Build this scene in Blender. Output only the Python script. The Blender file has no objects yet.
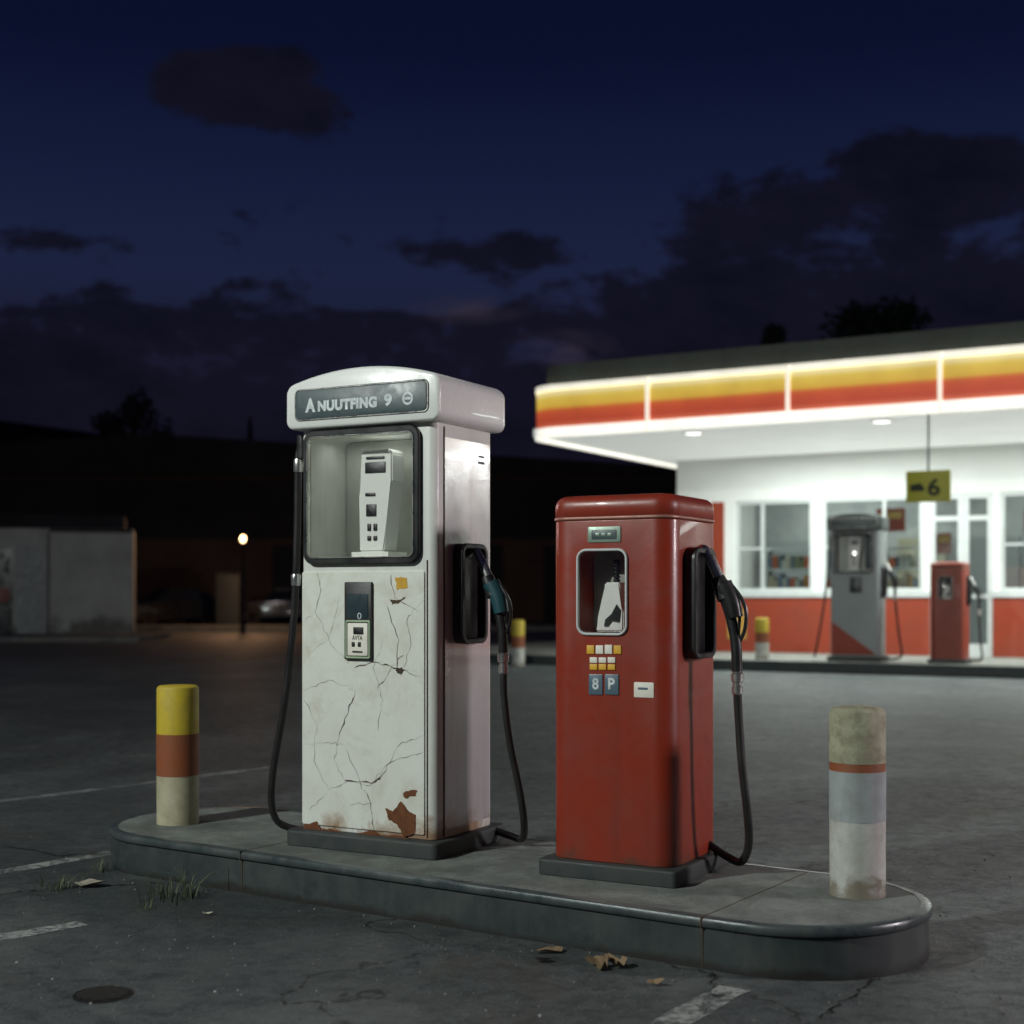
import bpy, bmesh, math, random
from mathutils import Vector, Matrix
random.seed(7)
S = bpy.context.scene; COL = S.collection
R = math.radians
F = 1400.0; HZ = 595.0; CH = 1.2

# ------------------------------------------------------------------ materials
def new_mat(name):
    m = bpy.data.materials.new(name); m.use_nodes = True
    nt = m.node_tree; b = nt.nodes['Principled BSDF']
    return m, nt, b
def N(nt, t, **kw):
    n = nt.nodes.new(t)
    for k, v in kw.items(): setattr(n, k, v)
    return n
def noise(nt, vec, scale, detail=6, rough=.6, dist=0):
    n = N(nt, 'ShaderNodeTexNoise'); n.inputs['Scale'].default_value = scale
    n.inputs['Detail'].default_value = detail; n.inputs['Roughness'].default_value = rough
    n.inputs['Distortion'].default_value = dist
    nt.links.new(vec, n.inputs['Vector']); return n.outputs['Fac']
def ramp(nt, fac, stops):
    r = N(nt, 'ShaderNodeValToRGB'); el = r.color_ramp.elements
    while len(el) < len(stops): el.new(.5)
    for e, (p, c) in zip(el, stops):
        e.position = p; e.color = (c, c, c, 1) if not isinstance(c, tuple) else (*c, 1)
    nt.links.new(fac, r.inputs[0]); return r.outputs[0]
def mixc(nt, fac, a, b, mode='MIX'):
    m = N(nt, 'ShaderNodeMix', data_type='RGBA', blend_type=mode)
    if isinstance(fac, (int, float)): m.inputs[0].default_value = fac
    else: nt.links.new(fac, m.inputs[0])
    for i, v in ((6, a), (7, b)):
        if isinstance(v, tuple): m.inputs[i].default_value = (*v, 1)
        else: nt.links.new(v, m.inputs[i])
    return m.outputs[2]
def mth(nt, op, a, b=None, c=None):
    m = N(nt, 'ShaderNodeMath', operation=op)
    for i, v in enumerate((a, b, c)):
        if v is None: continue
        if isinstance(v, (int, float)): m.inputs[i].default_value = v
        else: nt.links.new(v, m.inputs[i])
    return m.outputs[0]
def objvec(nt):
    return N(nt, 'ShaderNodeTexCoord').outputs['Object']
def bump(nt, b, h, strength=.3, dist=.01):
    n = N(nt, 'ShaderNodeBump'); n.inputs['Strength'].default_value = strength; n.inputs['Distance'].default_value = dist
    nt.links.new(h, n.inputs['Height']); nt.links.new(n.outputs[0], b.inputs['Normal'])

def paint(name, col, rough=.4, metal=0, dirt=.35, dcol=(.12, .09, .06), scale=6, low=None, lowcol=(.16, .07, .025), coat=0, streak=0, glow=0, scuff=None):
    m, nt, b = new_mat(name); v = objvec(nt)
    n1 = noise(nt, v, scale, 8, .65, .3)
    n2 = noise(nt, v, scale*7, 5, .7)
    f = ramp(nt, n1, [(.38, 0.0), (.75, 1.0)])
    c = mixc(nt, mth(nt, 'MULTIPLY', f, dirt), col, dcol)
    sp = ramp(nt, n2, [(.60, 0.0), (.72, 1.0)])
    c = mixc(nt, mth(nt, 'MULTIPLY', sp, dirt*.6), c, dcol)
    if streak:
        mp = N(nt, 'ShaderNodeMapping'); mp.inputs['Scale'].default_value = (16, 16, .9); nt.links.new(v, mp.inputs[0])
        st = ramp(nt, noise(nt, mp.outputs[0], 1, 6, .65), [(.48, 0.0), (.78, 1.0)])
        c = mixc(nt, mth(nt, 'MULTIPLY', st, streak), c, dcol)
    if scuff:
        sf = ramp(nt, noise(nt, v, 3.3, 10, .78, .8), [(.50, 0.0), (.68, .5)])
        c = mixc(nt, sf, c, scuff)
        sc = ramp(nt, noise(nt, v, 60, 3, .7), [(.70, 0.0), (.74, .7)])
        c = mixc(nt, sc, c, scuff)
    if low is not None:
        sx = N(nt, 'ShaderNodeSeparateXYZ'); nt.links.new(v, sx.inputs[0])
        g = mth(nt, 'MULTIPLY', mth(nt, 'SUBTRACT', low, sx.outputs[2]), 1/low)
        g = mth(nt, 'ADD', g, mth(nt, 'MULTIPLY', mth(nt, 'SUBTRACT', n1, .5), 3.0))
        g = ramp(nt, g, [(.35, 0.0), (.85, 1.0)])
        c = mixc(nt, mth(nt, 'MULTIPLY', g, .85), c, lowcol)
    nt.links.new(c, b.inputs['Base Color'])
    rr_ = N(nt, 'ShaderNodeMapRange'); nt.links.new(n1, rr_.inputs[0]); rr_.inputs[1].default_value = .3; rr_.inputs[2].default_value = .7
    rr_.inputs[3].default_value = max(0.05, rough-.12); rr_.inputs[4].default_value = min(1, rough+.18)
    nt.links.new(rr_.outputs[0], b.inputs['Roughness'])
    b.inputs['Metallic'].default_value = metal; b.inputs['Coat Weight'].default_value = coat
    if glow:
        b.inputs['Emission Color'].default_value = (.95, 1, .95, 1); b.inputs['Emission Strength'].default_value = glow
    bump(nt, b, n2, .12, .004)
    return m
def emis(name, col, st, base=None):
    m, nt, b = new_mat(name)
    b.inputs['Base Color'].default_value = (*(base or col), 1)
    v = objvec(nt)
    n = ramp(nt, noise(nt, v, 2.5, 3, .5), [(.3, .78), (.7, 1.0)])
    nt.links.new(mixc(nt, 1.0, col, n, 'MULTIPLY'), b.inputs['Emission Color'])
    b.inputs['Emission Strength'].default_value = st
    return m
def glass_mat(name, tint=(1, 1, 1), gl=.12):
    m = bpy.data.materials.new(name); m.use_nodes = True; nt = m.node_tree; nt.nodes.clear()
    o = N(nt, 'ShaderNodeOutputMaterial'); t = N(nt, 'ShaderNodeBsdfTransparent'); t.inputs[0].default_value = (*tint, 1)
    g = N(nt, 'ShaderNodeBsdfGlossy'); g.inputs['Roughness'].default_value = .06
    lw = N(nt, 'ShaderNodeLayerWeight'); lw.inputs[0].default_value = .25
    mx = N(nt, 'ShaderNodeMixShader'); nt.links.new(mth(nt, 'ADD', mth(nt, 'MULTIPLY', lw.outputs[0], .5), gl*.4), mx.inputs[0])
    nt.links.new(t.outputs[0], mx.inputs[1]); nt.links.new(g.outputs[0], mx.inputs[2]); nt.links.new(mx.outputs[0], o.inputs[0])
    return m

M = {}
M['white'] = paint('white_enamel', (.72, .74, .69), .34, 0, .25, (.30, .27, .22), 5, .20, (.24, .11, .035), streak=.25)
M['white_head'] = paint('white_head', (.78, .80, .77), .3, 0, .18, (.36, .34, .31), 5, coat=.2)
M['panel'] = paint('worn_white_panel', (.77, .79, .72), .42, 0, .32, (.46, .41, .30), 4, .18, (.27, .13, .045), scuff=(.50, .45, .34))
M['side'] = paint('worn_side_panel', (.80, .75, .76), .16, .55, .22, (.44, .33, .33), 3, .20, (.34, .17, .08), coat=.8, streak=.55)
M['red'] = paint('red_enamel', (.285, .030, .012), .36, 0, .45, (.13, .022, .012), 4, .12, (.09, .04, .02), coat=.10, streak=.4, scuff=(.225, .045, .024))
M['red_edge'] = paint('pale_trim', (.40, .17, .13), .4, .2, .5)
M['black'] = paint('black_plastic', (.012, .012, .013), .35, 0, .2, (.05, .05, .05))
M['rubber'] = paint('black_rubber', (.014, .014, .014), .42, 0, .3, (.05, .045, .04))
M['plinth'] = paint('dark_plinth', (.028, .036, .038), .6, 0, .5, (.08, .078, .06), 8)
M['teal'] = paint('teal_grip', (.012, .07, .085), .4, 0, .25, (.03, .03, .03))
M['steel'] = paint('dull_steel', (.62, .62, .60), .26, .9, .35, (.2, .17, .13), 12)
M['slate'] = paint('slate_sign', (.055, .085, .092), .4, 0, .35, (.15, .16, .16), 7)
M['letter'] = paint('letter_white', (.70, .76, .76), .5, 0, .6, (.18, .22, .23), 30)
M['cavity'] = paint('cavity_white', (.74, .76, .70), .5, 0, .3, (.4, .37, .3))
M['cavity_grey'] = paint('cavity_grey', (.34, .34, .30), .5, 0, .5, (.12, .11, .09))
M['device'] = paint('device_white', (.85, .86, .80), .4, 0, .15, (.4, .4, .36))
M['crack'] = paint('crack_dark', (.05, .038, .026), .9, 0, .6, (.16, .08, .04), 18)
M['crack_thin'] = paint('crack_faint', (.20, .17, .13), .9, 0, .6, (.36, .30, .22), 18)
M['rust'] = paint('rust_patch', (.17, .058, .018), .85, 0, .7, (.05, .02, .01), 22)
M['ochre'] = paint('ochre_sticker', (.65, .38, .03), .5, 0, .4, (.25, .1, .02), 25)
M['green_frame'] = paint('pale_green_frame', (.42, .55, .36), .45, 0, .3)
M['lcd'] = paint('lcd_screen', (.03, .05, .06), .15, 0, .1)
M['greyplate'] = paint('grey_green_plate', (.26, .36, .29), .4, .3, .3)
M['blue_tile'] = paint('blue_grey_tile', (.085, .15, .20), .35, 0, .3)
M['key_yellow'] = paint('key_yellow', (.80, .46, .03), .5, 0, .4, (.3, .15, .03))
M['key_white'] = paint('key_white', (.85, .82, .72), .5, 0, .25)
M['glass'] = glass_mat('window_glass')
M['shop_glass'] = glass_mat('shop_glass', (.74, .79, .80), .35)
M['b_yellow'] = paint('bollard_yellow', (.60, .45, .03), .5, 0, .5, (.28, .20, .06), 9, scuff=(.46, .37, .12))
M['b_orange'] = paint('bollard_orange', (.28, .080, .028), .55, 0, .5, (.16, .07, .04), 9, scuff=(.30, .14, .08))
M['b_cream'] = paint('bollard_cream', (.48, .45, .31), .6, 0, .7, (.24, .20, .11), 9, scuff=(.28, .24, .14))
M['b_dirty'] = paint('bollard_dirty_cream', (.40, .40, .28), .7, 0, .95, (.13, .11, .06), 14, scuff=(.2, .17, .09))
M['b_grey'] = paint('bollard_grey', (.36, .41, .41), .6, 0, .6, (.2, .2, .18), 10, scuff=(.26, .28, .27))
M['b_white'] = paint('bollard_white', (.54, .56, .52), .6, 0, .65, (.26, .23, .18), 10, .10, (.2, .17, .12), scuff=(.34, .3, .22))
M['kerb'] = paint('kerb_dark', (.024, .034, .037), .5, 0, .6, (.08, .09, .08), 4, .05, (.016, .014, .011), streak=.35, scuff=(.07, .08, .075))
M['kerb_lip'] = paint('kerb_lip', (.050, .066, .070), .32, .2, .6, (.13, .14, .13), 9)
M['st_white'] = paint('store_white', (.80, .81, .78), .6, 0, .14, (.5, .5, .45), 2)
M['st_soffit_glow'] = paint('soffit_white_glow', (.78, .80, .76), .6, 0, .15, (.5, .5, .45), 1.2, glow=.40)  # glow added to the paint so the soffit looks brightly lit
M['st_orange'] = paint('store_orange', (.29, .042, .017), .5, 0, .4, (.14, .03, .015), 2)
M['st_frame'] = paint('aluminium_frame', (.66, .69, .68), .4, .2, .2)
M['st_back'] = paint('interior_wall', (.42, .44, .43), .6, 0, .6, (.16, .18, .2), 1.5)
M['roof'] = paint('roof_felt', (.085, .10, .085), .8, 0, .4, (.05, .05, .04), 2)
M['far_grey'] = paint('far_pump_grey', (.28, .31, .31), .4, 0, .2, (.2, .2, .2))
M['far_head'] = paint('far_head_dark', (.06, .08, .08), .4, 0, .2)
M['far_red'] = paint('far_red', (.24, .035, .018), .4, 0, .2)
M['dark_wall'] = paint('dark_wall', (.09, .055, .042), .9, 0, .5, (.04, .025, .02), .5)
M['dark_roof'] = paint('dark_roof', (.02, .02, .024), .9, 0, .4, (.012, .012, .012), .5)
M['shed'] = paint('shed_white', (.52, .53, .50), .7, 0, .55, (.24, .24, .21), 1.2, .9, (.14, .14, .12))
M['dark_glass'] = paint('dark_glass', (.012, .018, .028), .12, 0, .1)
M['carp'] = paint('car_paint', (.022, .025, .032), .25, .3, .1, coat=.5)
M['bark'] = paint('bark', (.04, .03, .02), .9, 0, .5)
M['leaf'] = paint('leaf', (.03, .04, .022), .8, 0, .4, (.014, .02, .01), 1)
M['grass'] = paint('weed_green', (.07, .095, .042), .7, 0, .5, (.18, .15, .08), 12)
M['dry'] = paint('dry_leaf', (.26, .18, .10), .8, 0, .5, (.12, .07, .04), 30)
M['paper'] = paint('pale_paper', (.42, .39, .31), .8, 0, .6, (.18, .15, .11), 30)
M['iron'] = paint('iron_cover', (.010, .010, .010), .6, .3, .5, (.04, .035, .03), 20)
M['iron_bar'] = paint('iron_bars', (.07, .07, .065), .5, .5, .5, (.03, .025, .02), 40)
M['grit'] = paint('grit', (.15, .155, .145), .8, 0, .8, (.05, .05, .045), 3)
M['grit_pale'] = paint('grit_pale', (.32, .32, .29), .8, 0, .6, (.12, .12, .1), 3)
M['tube'] = emis('white_light_strip', (1.0, .97, .86), 1.1)
M['e_rim'] = emis('lit_rim', (1.0, .95, .80), .85)
M['lamp_on'] = emis('lamp_lit', (1, .99, .93), 2.5)
M['lamp_warm'] = emis('lamp_warm', (1, .62, .28), 14)
M['sign_yellow'] = emis('sign_yellow_green', (.27, .27, .02), .18, (.34, .34, .04))
M['sign_ink'] = paint('sign_ink', (.03, .045, .02), .6, 0, .1)
def fascia_mat():
    m, nt, b = new_mat('lit_stripes'); v = objvec(nt); sx = N(nt, 'ShaderNodeSeparateXYZ'); nt.links.new(v, sx.inputs[0])
    n = noise(nt, v, 1.3, 3, .5)
    h = mth(nt, 'DIVIDE', mth(nt, 'SUBTRACT', sx.outputs[2], 3.82), .56)
    c = ramp(nt, h, [(0.0, (.58, .14, .07)), (.15, (.46, .062, .030)), (.40, (.52, .085, .032)), (.48, (.56, .14, .035)), (.54, (.62, .37, .05)), (.80, (.68, .48, .08)), (1.0, (.90, .80, .45))])
    c = mixc(nt, 1.0, c, ramp(nt, n, [(.3, .76), (.7, 1.0)]), 'MULTIPLY')
    nt.links.new(c, b.inputs['Emission Color']); nt.links.new(c, b.inputs['Base Color']); b.inputs['Emission Strength'].default_value = .85; return m
M['stripes'] = fascia_mat()

def asphalt():
    m, nt, b = new_mat('asphalt'); v = objvec(nt)
    fine = noise(nt, v, 95, 6, .85); mid = noise(nt, v, 11, 12, .82, .5); big = noise(nt, v, 1.3, 10, .72, .9); huge = noise(nt, v, .22, 8, .68, 1.4)
    c = mixc(nt, ramp(nt, fine, [(.38, 0.0), (.62, 1.0)]), (.018, .026, .029), (.185, .210, .208))
    c = mixc(nt, ramp(nt, mid, [(.45, 0.0), (.60, .75)]), c, (.018, .025, .027))
    c = mixc(nt, ramp(nt, big, [(.49, 0.0), (.58, .55)]), c, (.150, .168, .160))
    c = mixc(nt, ramp(nt, big, [(.33, .65), (.44, 0.0)]), c, (.080, .070, .047))
    c = mixc(nt, ramp(nt, huge, [(.46, 0.0), (.58, .5)]), c, (.024, .033, .036))
    mp = N(nt, 'ShaderNodeMapping'); mp.inputs['Scale'].default_value = (.55, .55, .55); nt.links.new(v, mp.inputs[0])
    dn = N(nt, 'ShaderNodeTexNoise'); dn.inputs['Scale'].default_value = 2.2; dn.inputs['Detail'].default_value = 6; nt.links.new(mp.outputs[0], dn.inputs['Vector'])
    add = N(nt, 'ShaderNodeVectorMath', operation='ADD'); nt.links.new(mp.outputs[0], add.inputs[0]); nt.links.new(dn.outputs['Color'], add.inputs[1])
    vo = N(nt, 'ShaderNodeTexVoronoi', feature='DISTANCE_TO_EDGE'); vo.inputs['Scale'].default_value = .8; nt.links.new(add.outputs[0], vo.inputs['Vector'])
    cr = ramp(nt, vo.outputs['Distance'], [(.0015, 1.0), (.006, 0.0)])
    cr = mth(nt, 'MULTIPLY', cr, ramp(nt, mid, [(.44, 0.0), (.52, 1.0)]))
    c = mixc(nt, cr, c, (.006, .006, .006))
    chip = ramp(nt, noise(nt, v, 26, 8, .88), [(.60, 0.0), (.63, 1.0)]); chip = mth(nt, 'MULTIPLY', chip, ramp(nt, big, [(.48, 0.0), (.54, .75)]))
    c = mixc(nt, chip, c, (.32, .33, .31))
    nt.links.new(c, b.inputs['Base Color'])
    nt.links.new(ramp(nt, mid, [(.3, .42), (.7, .66)]), b.inputs['Roughness'])
    h = mth(nt, 'ADD', mth(nt, 'MULTIPLY', fine, 1.2), mth(nt, 'MULTIPLY', mid, .9)); h = mth(nt, 'SUBTRACT', h, cr)
    bump(nt, b, h, .9, .016); return m
M['asphalt'] = asphalt()
def concrete(name, a, bcol):
    m, nt, b = new_mat(name); v = objvec(nt)
    fine = noise(nt, v, 90, 5, .8); mid = noise(nt, v, 7, 10, .78, .5); big = noise(nt, v, 1.8, 8, .7, .6)
    c = mixc(nt, ramp(nt, mid, [(.38, 0.0), (.62, 1.0)]), a, bcol)
    c = mixc(nt, ramp(nt, fine, [(.5, 0.0), (.66, .6)]), c, (.05, .056, .052))
    c = mixc(nt, ramp(nt, big, [(.48, 0.0), (.60, .6)]), c, (.07, .078, .072))
    nt.links.new(c, b.inputs['Base Color']); b.inputs['Roughness'].default_value = .68
    bump(nt, b, mth(nt, 'ADD', fine, mid), .5, .009); return m
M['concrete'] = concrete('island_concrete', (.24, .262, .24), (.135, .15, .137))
M['pave'] = concrete('pavement_concrete', (.28, .28, .25), (.18, .18, .16))
def line_mat():
    m = bpy.data.materials.new('worn_line'); m.use_nodes = True; nt = m.node_tree; b = nt.nodes['Principled BSDF']; v = objvec(nt)
    b.inputs['Base Color'].default_value = (.38, .40, .38, 1); b.inputs['Roughness'].default_value = .7
    n = noise(nt, v, 26, 10, .8); n2 = noise(nt, v, 3, 4, .6)
    f = ramp(nt, mth(nt, 'ADD', n, mth(nt, 'MULTIPLY', n2, .5)), [(.68, 1.0), (.84, 0.05)])
    t = N(nt, 'ShaderNodeBsdfTransparent'); mx = N(nt, 'ShaderNodeMixShader'); nt.links.new(mth(nt, 'MULTIPLY', f, .75), mx.inputs[0])
    nt.links.new(t.outputs[0], mx.inputs[1]); nt.links.new(b.outputs[0], mx.inputs[2]); nt.links.new(mx.outputs[0], nt.nodes['Material Output'].inputs[0])
    return m
M['line'] = line_mat()

# ------------------------------------------------------------------ mesh helpers
def link(name, bm, mats, parent=None, smooth=35):
    me = bpy.data.meshes.new(name); bmesh.ops.recalc_face_normals(bm, faces=bm.faces[:]); bm.to_mesh(me); bm.free()
    if not isinstance(mats, (list, tuple)): mats = [mats]
    for m in mats: me.materials.append(M[m] if isinstance(m, str) else m)
    if smooth:
        for p in me.polygons: p.use_smooth = True
        me.set_sharp_from_angle(angle=R(smooth))
    o = bpy.data.objects.new(name, me); COL.objects.link(o)
    if parent: o.parent = parent
    return o
def thing(name, label, cat, loc=(0, 0, 0), rz=0, group=None):
    o = bpy.data.objects.new(name, None); COL.objects.link(o); o.location = loc; o.rotation_euler = (0, 0, rz)
    o.empty_display_size = .1
    o['label'] = label; o['category'] = cat
    if group: o['group'] = group
    return o
def tag(o, label=None, cat=None, group=None, kind=None):
    if label: o['label'] = label
    if cat: o['category'] = cat
    if group: o['group'] = group
    if kind: o['kind'] = kind
    return o
def loops(bm, Ls, mi=0, cap0=True, cap1=True, closed=True):
    vs = [[bm.verts.new(p) for p in L] for L in Ls]; n = len(vs[0])
    for a, b in zip(vs, vs[1:]):
        for i in range(n if closed else n-1):
            f = bm.faces.new((a[i], a[(i+1) % n], b[(i+1) % n], b[i])); f.material_index = mi
    if cap0: f = bm.faces.new(vs[0][::-1]); f.material_index = mi
    if cap1: f = bm.faces.new(vs[-1]); f.material_index = mi
    return vs
def rr(w, d, r, seg=6, cx=0, cy=0):
    r = max(min(r, w/2-1e-4, d/2-1e-4), 1e-4); P = []
    for q, (sx, sy) in enumerate(((1, 1), (-1, 1), (-1, -1), (1, -1))):
        for k in range(seg+1):
            a = math.pi/2*q+math.pi/2*k/seg
            P.append((cx+sx*(w/2-r)+r*math.cos(a), cy+sy*(d/2-r)+r*math.sin(a)))
    return P
def rbox(bm, w, d, z0, z1, r=.02, rt=.01, rb=.003, cx=0, cy=0, seg=6, ts=4, dome=0, mi=0):
    Ls = []
    def lp(i, z): Ls.append([(x, y, z) for x, y in rr(w-2*i, d-2*i, max(r-i, .002), seg, cx, cy)])
    lp(rb, z0); lp(0, z0+rb)
    for k in range(ts+1):
        a = math.pi/2*k/ts; lp(rt*(1-math.cos(a)), z1-rt+rt*math.sin(a))
    if dome:
        for k in range(1, 5):
            t = k/5; lp(rt+t*(min(w, d)/2-rt-.01), z1+dome*(1-(1-t)**2))
    loops(bm, Ls, mi)
def plate(bm, cx, cz, w, h, y0, y1, r=.01, bev=.002, seg=5, mi=0):
    Ls = []
    for i, y in ((0, y1), (0, y0+bev), (bev*.3, y0+bev*.3), (bev, y0)):
        Ls.append([(x, y, z) for x, z in rr(w-2*i, h-2*i, max(r-i, .0005), seg, cx, cz)])
    loops(bm, Ls, mi)
def ring(bm, cx, cz, w, h, t, y0, y1, r=.02, seg=6, mi=0):
    o = rr(w, h, r, seg, cx, cz); n = rr(w-2*t, h-2*t, max(r-t, .004), seg, cx, cz)
    b = min(t*.3, .004)
    o2 = rr(w-2*b, h-2*b, max(r-b, .002), seg, cx, cz); n2 = rr(w-2*t+2*b, h-2*t+2*b, max(r-t+b, .004), seg, cx, cz)
    seqs = [(o, y1), (o, y0+b), (o2, y0), (n2, y0), (n, y0+b), (n, y1)]
    Ls = [[(x, y, z) for x, z in P] for P, y in seqs]
    vs = [[bm.verts.new(p) for p in L] for L in Ls]; m = len(vs[0])
    for q in range(len(vs)):
        a, c = vs[q], vs[(q+1) % len(vs)]
        for i in range(m):
            f = bm.faces.new((a[i], a[(i+1) % m], c[(i+1) % m], c[i])); f.material_index = mi
def box(bm, x0, x1, y0, y1, z0, z1, mi=0):
    r = bmesh.ops.create_cube(bm, size=1)
    for v in r['verts']: v.co = ((x0+x1)/2+v.co.x*(x1-x0), (y0+y1)/2+v.co.y*(y1-y0), (z0+z1)/2+v.co.z*(z1-z0))
    for f in {f for v in r['verts'] for f in v.link_faces}: f.material_index = mi
def prismxz(bm, pts, y0, y1, mi=0):
    loops(bm, [[(x, y1, z) for x, z in pts], [(x, y0, z) for x, z in pts]], mi)
def lathe(bm, prof, cx=0, cy=0, seg=32, mi=0):
    Ls = [[(cx+r*math.cos(2*math.pi*k/seg), cy+r*math.sin(2*math.pi*k/seg), z) for k in range(seg)] for r, z in prof]
    loops(bm, Ls, mi)
def catmull(P, n=8):
    P = [Vector(p) for p in P]; Q = [P[0]*2-P[1]]+P+[P[-1]*2-P[-2]]; out = []
    for i in range(1, len(Q)-2):
        for k in range(n):
            t = k/n; a, b, c, d = Q[i-1:i+3]
            out.append(.5*((2*b)+(c-a)*t+(2*a-5*b+4*c-d)*t*t+(3*b-a-3*c+d)*t**3))
    out.append(P[-1]); return out
def tube(bm, P, rad, seg=12, n=8, smooth=True, mi=0):
    pts = catmull(P, n) if smooth else [Vector(p) for p in P]; Ls = []; up = None
    m = len(pts)
    for i, p in enumerate(pts):
        t = (pts[min(i+1, m-1)]-pts[max(i-1, 0)]).normalized()
        if up is None: up = t.orthogonal().normalized()
        up = (up-t*up.dot(t)).normalized(); s = t.cross(up)
        r = rad[0]+(rad[1]-rad[0])*i/(m-1) if isinstance(rad, tuple) else rad
        Ls.append([tuple(p+up*(r*math.cos(2*math.pi*k/seg))+s*(r*math.sin(2*math.pi*k/seg))) for k in range(seg)])
    loops(bm, Ls, mi)
def B(): return bmesh.new()
def text_mesh(name, txt, width, height, mat, parent, loc, bold=.0):
    cu = bpy.data.curves.new('t', 'FONT'); cu.body = txt; cu.size = 1; cu.extrude = 0; cu.offset = bold; cu.space_character = 1.0+bold*1.5
    o = bpy.data.objects.new('t', cu); COL.objects.link(o); bpy.context.view_layer.update()
    me = bpy.data.meshes.new_from_object(o.evaluated_get(bpy.context.evaluated_depsgraph_get())); bpy.data.objects.remove(o)
    xs = [v.co.x for v in me.vertices]; ys = [v.co.y for v in me.vertices]
    sx = width/(max(xs)-min(xs)); sy = height/(max(ys)-min(ys)); mx = (max(xs)+min(xs))/2; my = (max(ys)+min(ys))/2
    for v in me.vertices: v.co = Vector(((v.co.x-mx)*sx+loc[0], loc[1], (v.co.y-my)*sy+loc[2]))
    me.materials.clear(); me.materials.append(M[mat]); me.name = name
    r = bpy.data.objects.new(name, me); COL.objects.link(r); r.parent = parent; return r
def cut(o, bm):
    me = bpy.data.meshes.new('cutter'); bmesh.ops.recalc_face_normals(bm, faces=bm.faces[:]); bm.to_mesh(me); bm.free()
    c = bpy.data.objects.new('cutter', me); COL.objects.link(c); c.parent = o.parent
    md = o.modifiers.new('b', 'BOOLEAN'); md.operation = 'DIFFERENCE'; md.object = c; md.solver = 'EXACT'
    bpy.context.view_layer.update()
    nm = bpy.data.meshes.new_from_object(o.evaluated_get(bpy.context.evaluated_depsgraph_get()))
    o.modifiers.clear(); o.data = nm; nm.set_sharp_from_angle(angle=R(35)); bpy.data.objects.remove(c)

# ------------------------------------------------------------------ camera
cam = bpy.data.cameras.new('camera'); co = bpy.data.objects.new('camera', cam); COL.objects.link(co); S.camera = co
co.location = (0, 0, CH); co.rotation_euler = (R(90), 0, 0); cam.sensor_width = 36; cam.lens = F/1024*36
cam.shift_y = (HZ-512)/1024; cam.clip_end = 2000; cam.clip_start = .05
cam.dof.use_dof = True; cam.dof.focus_distance = 5.4; cam.dof.aperture_fstop = 1.9

# ------------------------------------------------------------------ world
W = bpy.data.worlds.new('World'); S.world = W; W.use_nodes = True; nt = W.node_tree; bg = nt.nodes['Background']
tc = N(nt, 'ShaderNodeTexCoord').outputs['Generated']; sx = N(nt, 'ShaderNodeSeparateXYZ'); nt.links.new(tc, sx.inputs[0]); X, Y_, Z = sx.outputs
base = ramp(nt, Z, [(0.0, (.0080, .0052, .010)), (.07, (.0085, .0062, .0135)), (.14, (.0110, .0095, .025)), (.22, (.0115, .0165, .048)), (.28, (.0075, .0120, .041)), (.36, (.0032, .0054, .024)), (.8, (.0010, .0018, .009))])
mp = N(nt, 'ShaderNodeMapping'); mp.inputs['Scale'].default_value = (4.6, 4.6, 9.5); mp.inputs['Location'].default_value = (1.9, .4, 2.6); nt.links.new(tc, mp.inputs[0])
n1 = noise(nt, mp.outputs[0], 2.1, 13, .66, .12)
edge = mth(nt, 'ADD', mth(nt, 'MULTIPLY', X, .10), .236)
d = mth(nt, 'MULTIPLY', mth(nt, 'SUBTRACT', edge, Z), 5.0)
d = mth(nt, 'MINIMUM', d, .34)
def blob(cx, cz, rx, rz, amt):
    a = mth(nt, 'DIVIDE', mth(nt, 'SUBTRACT', X, cx), rx); b = mth(nt, 'DIVIDE', mth(nt, 'SUBTRACT', Z, cz), rz)
    q = mth(nt, 'SQRT', mth(nt, 'ADD', mth(nt, 'MULTIPLY', a, a), mth(nt, 'MULTIPLY', b, b)))
    return mth(nt, 'MULTIPLY', mth(nt, 'MAXIMUM', mth(nt, 'SUBTRACT', 1.0, q), 0.0), amt)
dd = mth(nt, 'ADD', mth(nt, 'MULTIPLY', mth(nt, 'SUBTRACT', n1, .5), 1.7), d)
for a in ((-.18, .338, .13, .05, 1.35), (-.30, .235, .07, .018, .4), (.15, .258, .10, .03, .35), (-.02, .238, .09, .016, .25), (-.07, .208, .08, .014, -.6), (-.24, .240, .10, .03, -.15), (.27, .280, .13, .04, .4), (.03, .168, .05, .014, -.5)): dd = mth(nt, 'ADD', dd, blob(*a))
mask = ramp(nt, mth(nt, 'ADD', dd, .5), [(.50, 0.0), (.63, 1.0)])
ccol = mixc(nt, ramp(nt, n1, [(.38, 0.0), (.66, 1.0)]), (.0068, .0062, .0145), (.0034, .0036, .0085))
fin = mixc(nt, mth(nt, 'MULTIPLY', mask, .92), base, ccol)
pk = mth(nt, 'ADD', blob(.035, .170, .05, .018, 1.0), blob(-.03, .200, .05, .012, .7))
pk = mth(nt, 'MULTIPLY', pk, ramp(nt, noise(nt, mp.outputs[0], 5, 8, .6), [(.40, 0.0), (.60, 1.0)]))
fin = mixc(nt, pk, fin, (.036, .028, .044))
nt.links.new(fin, bg.inputs[0]); bg.inputs[1].default_value = 1.0

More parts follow.
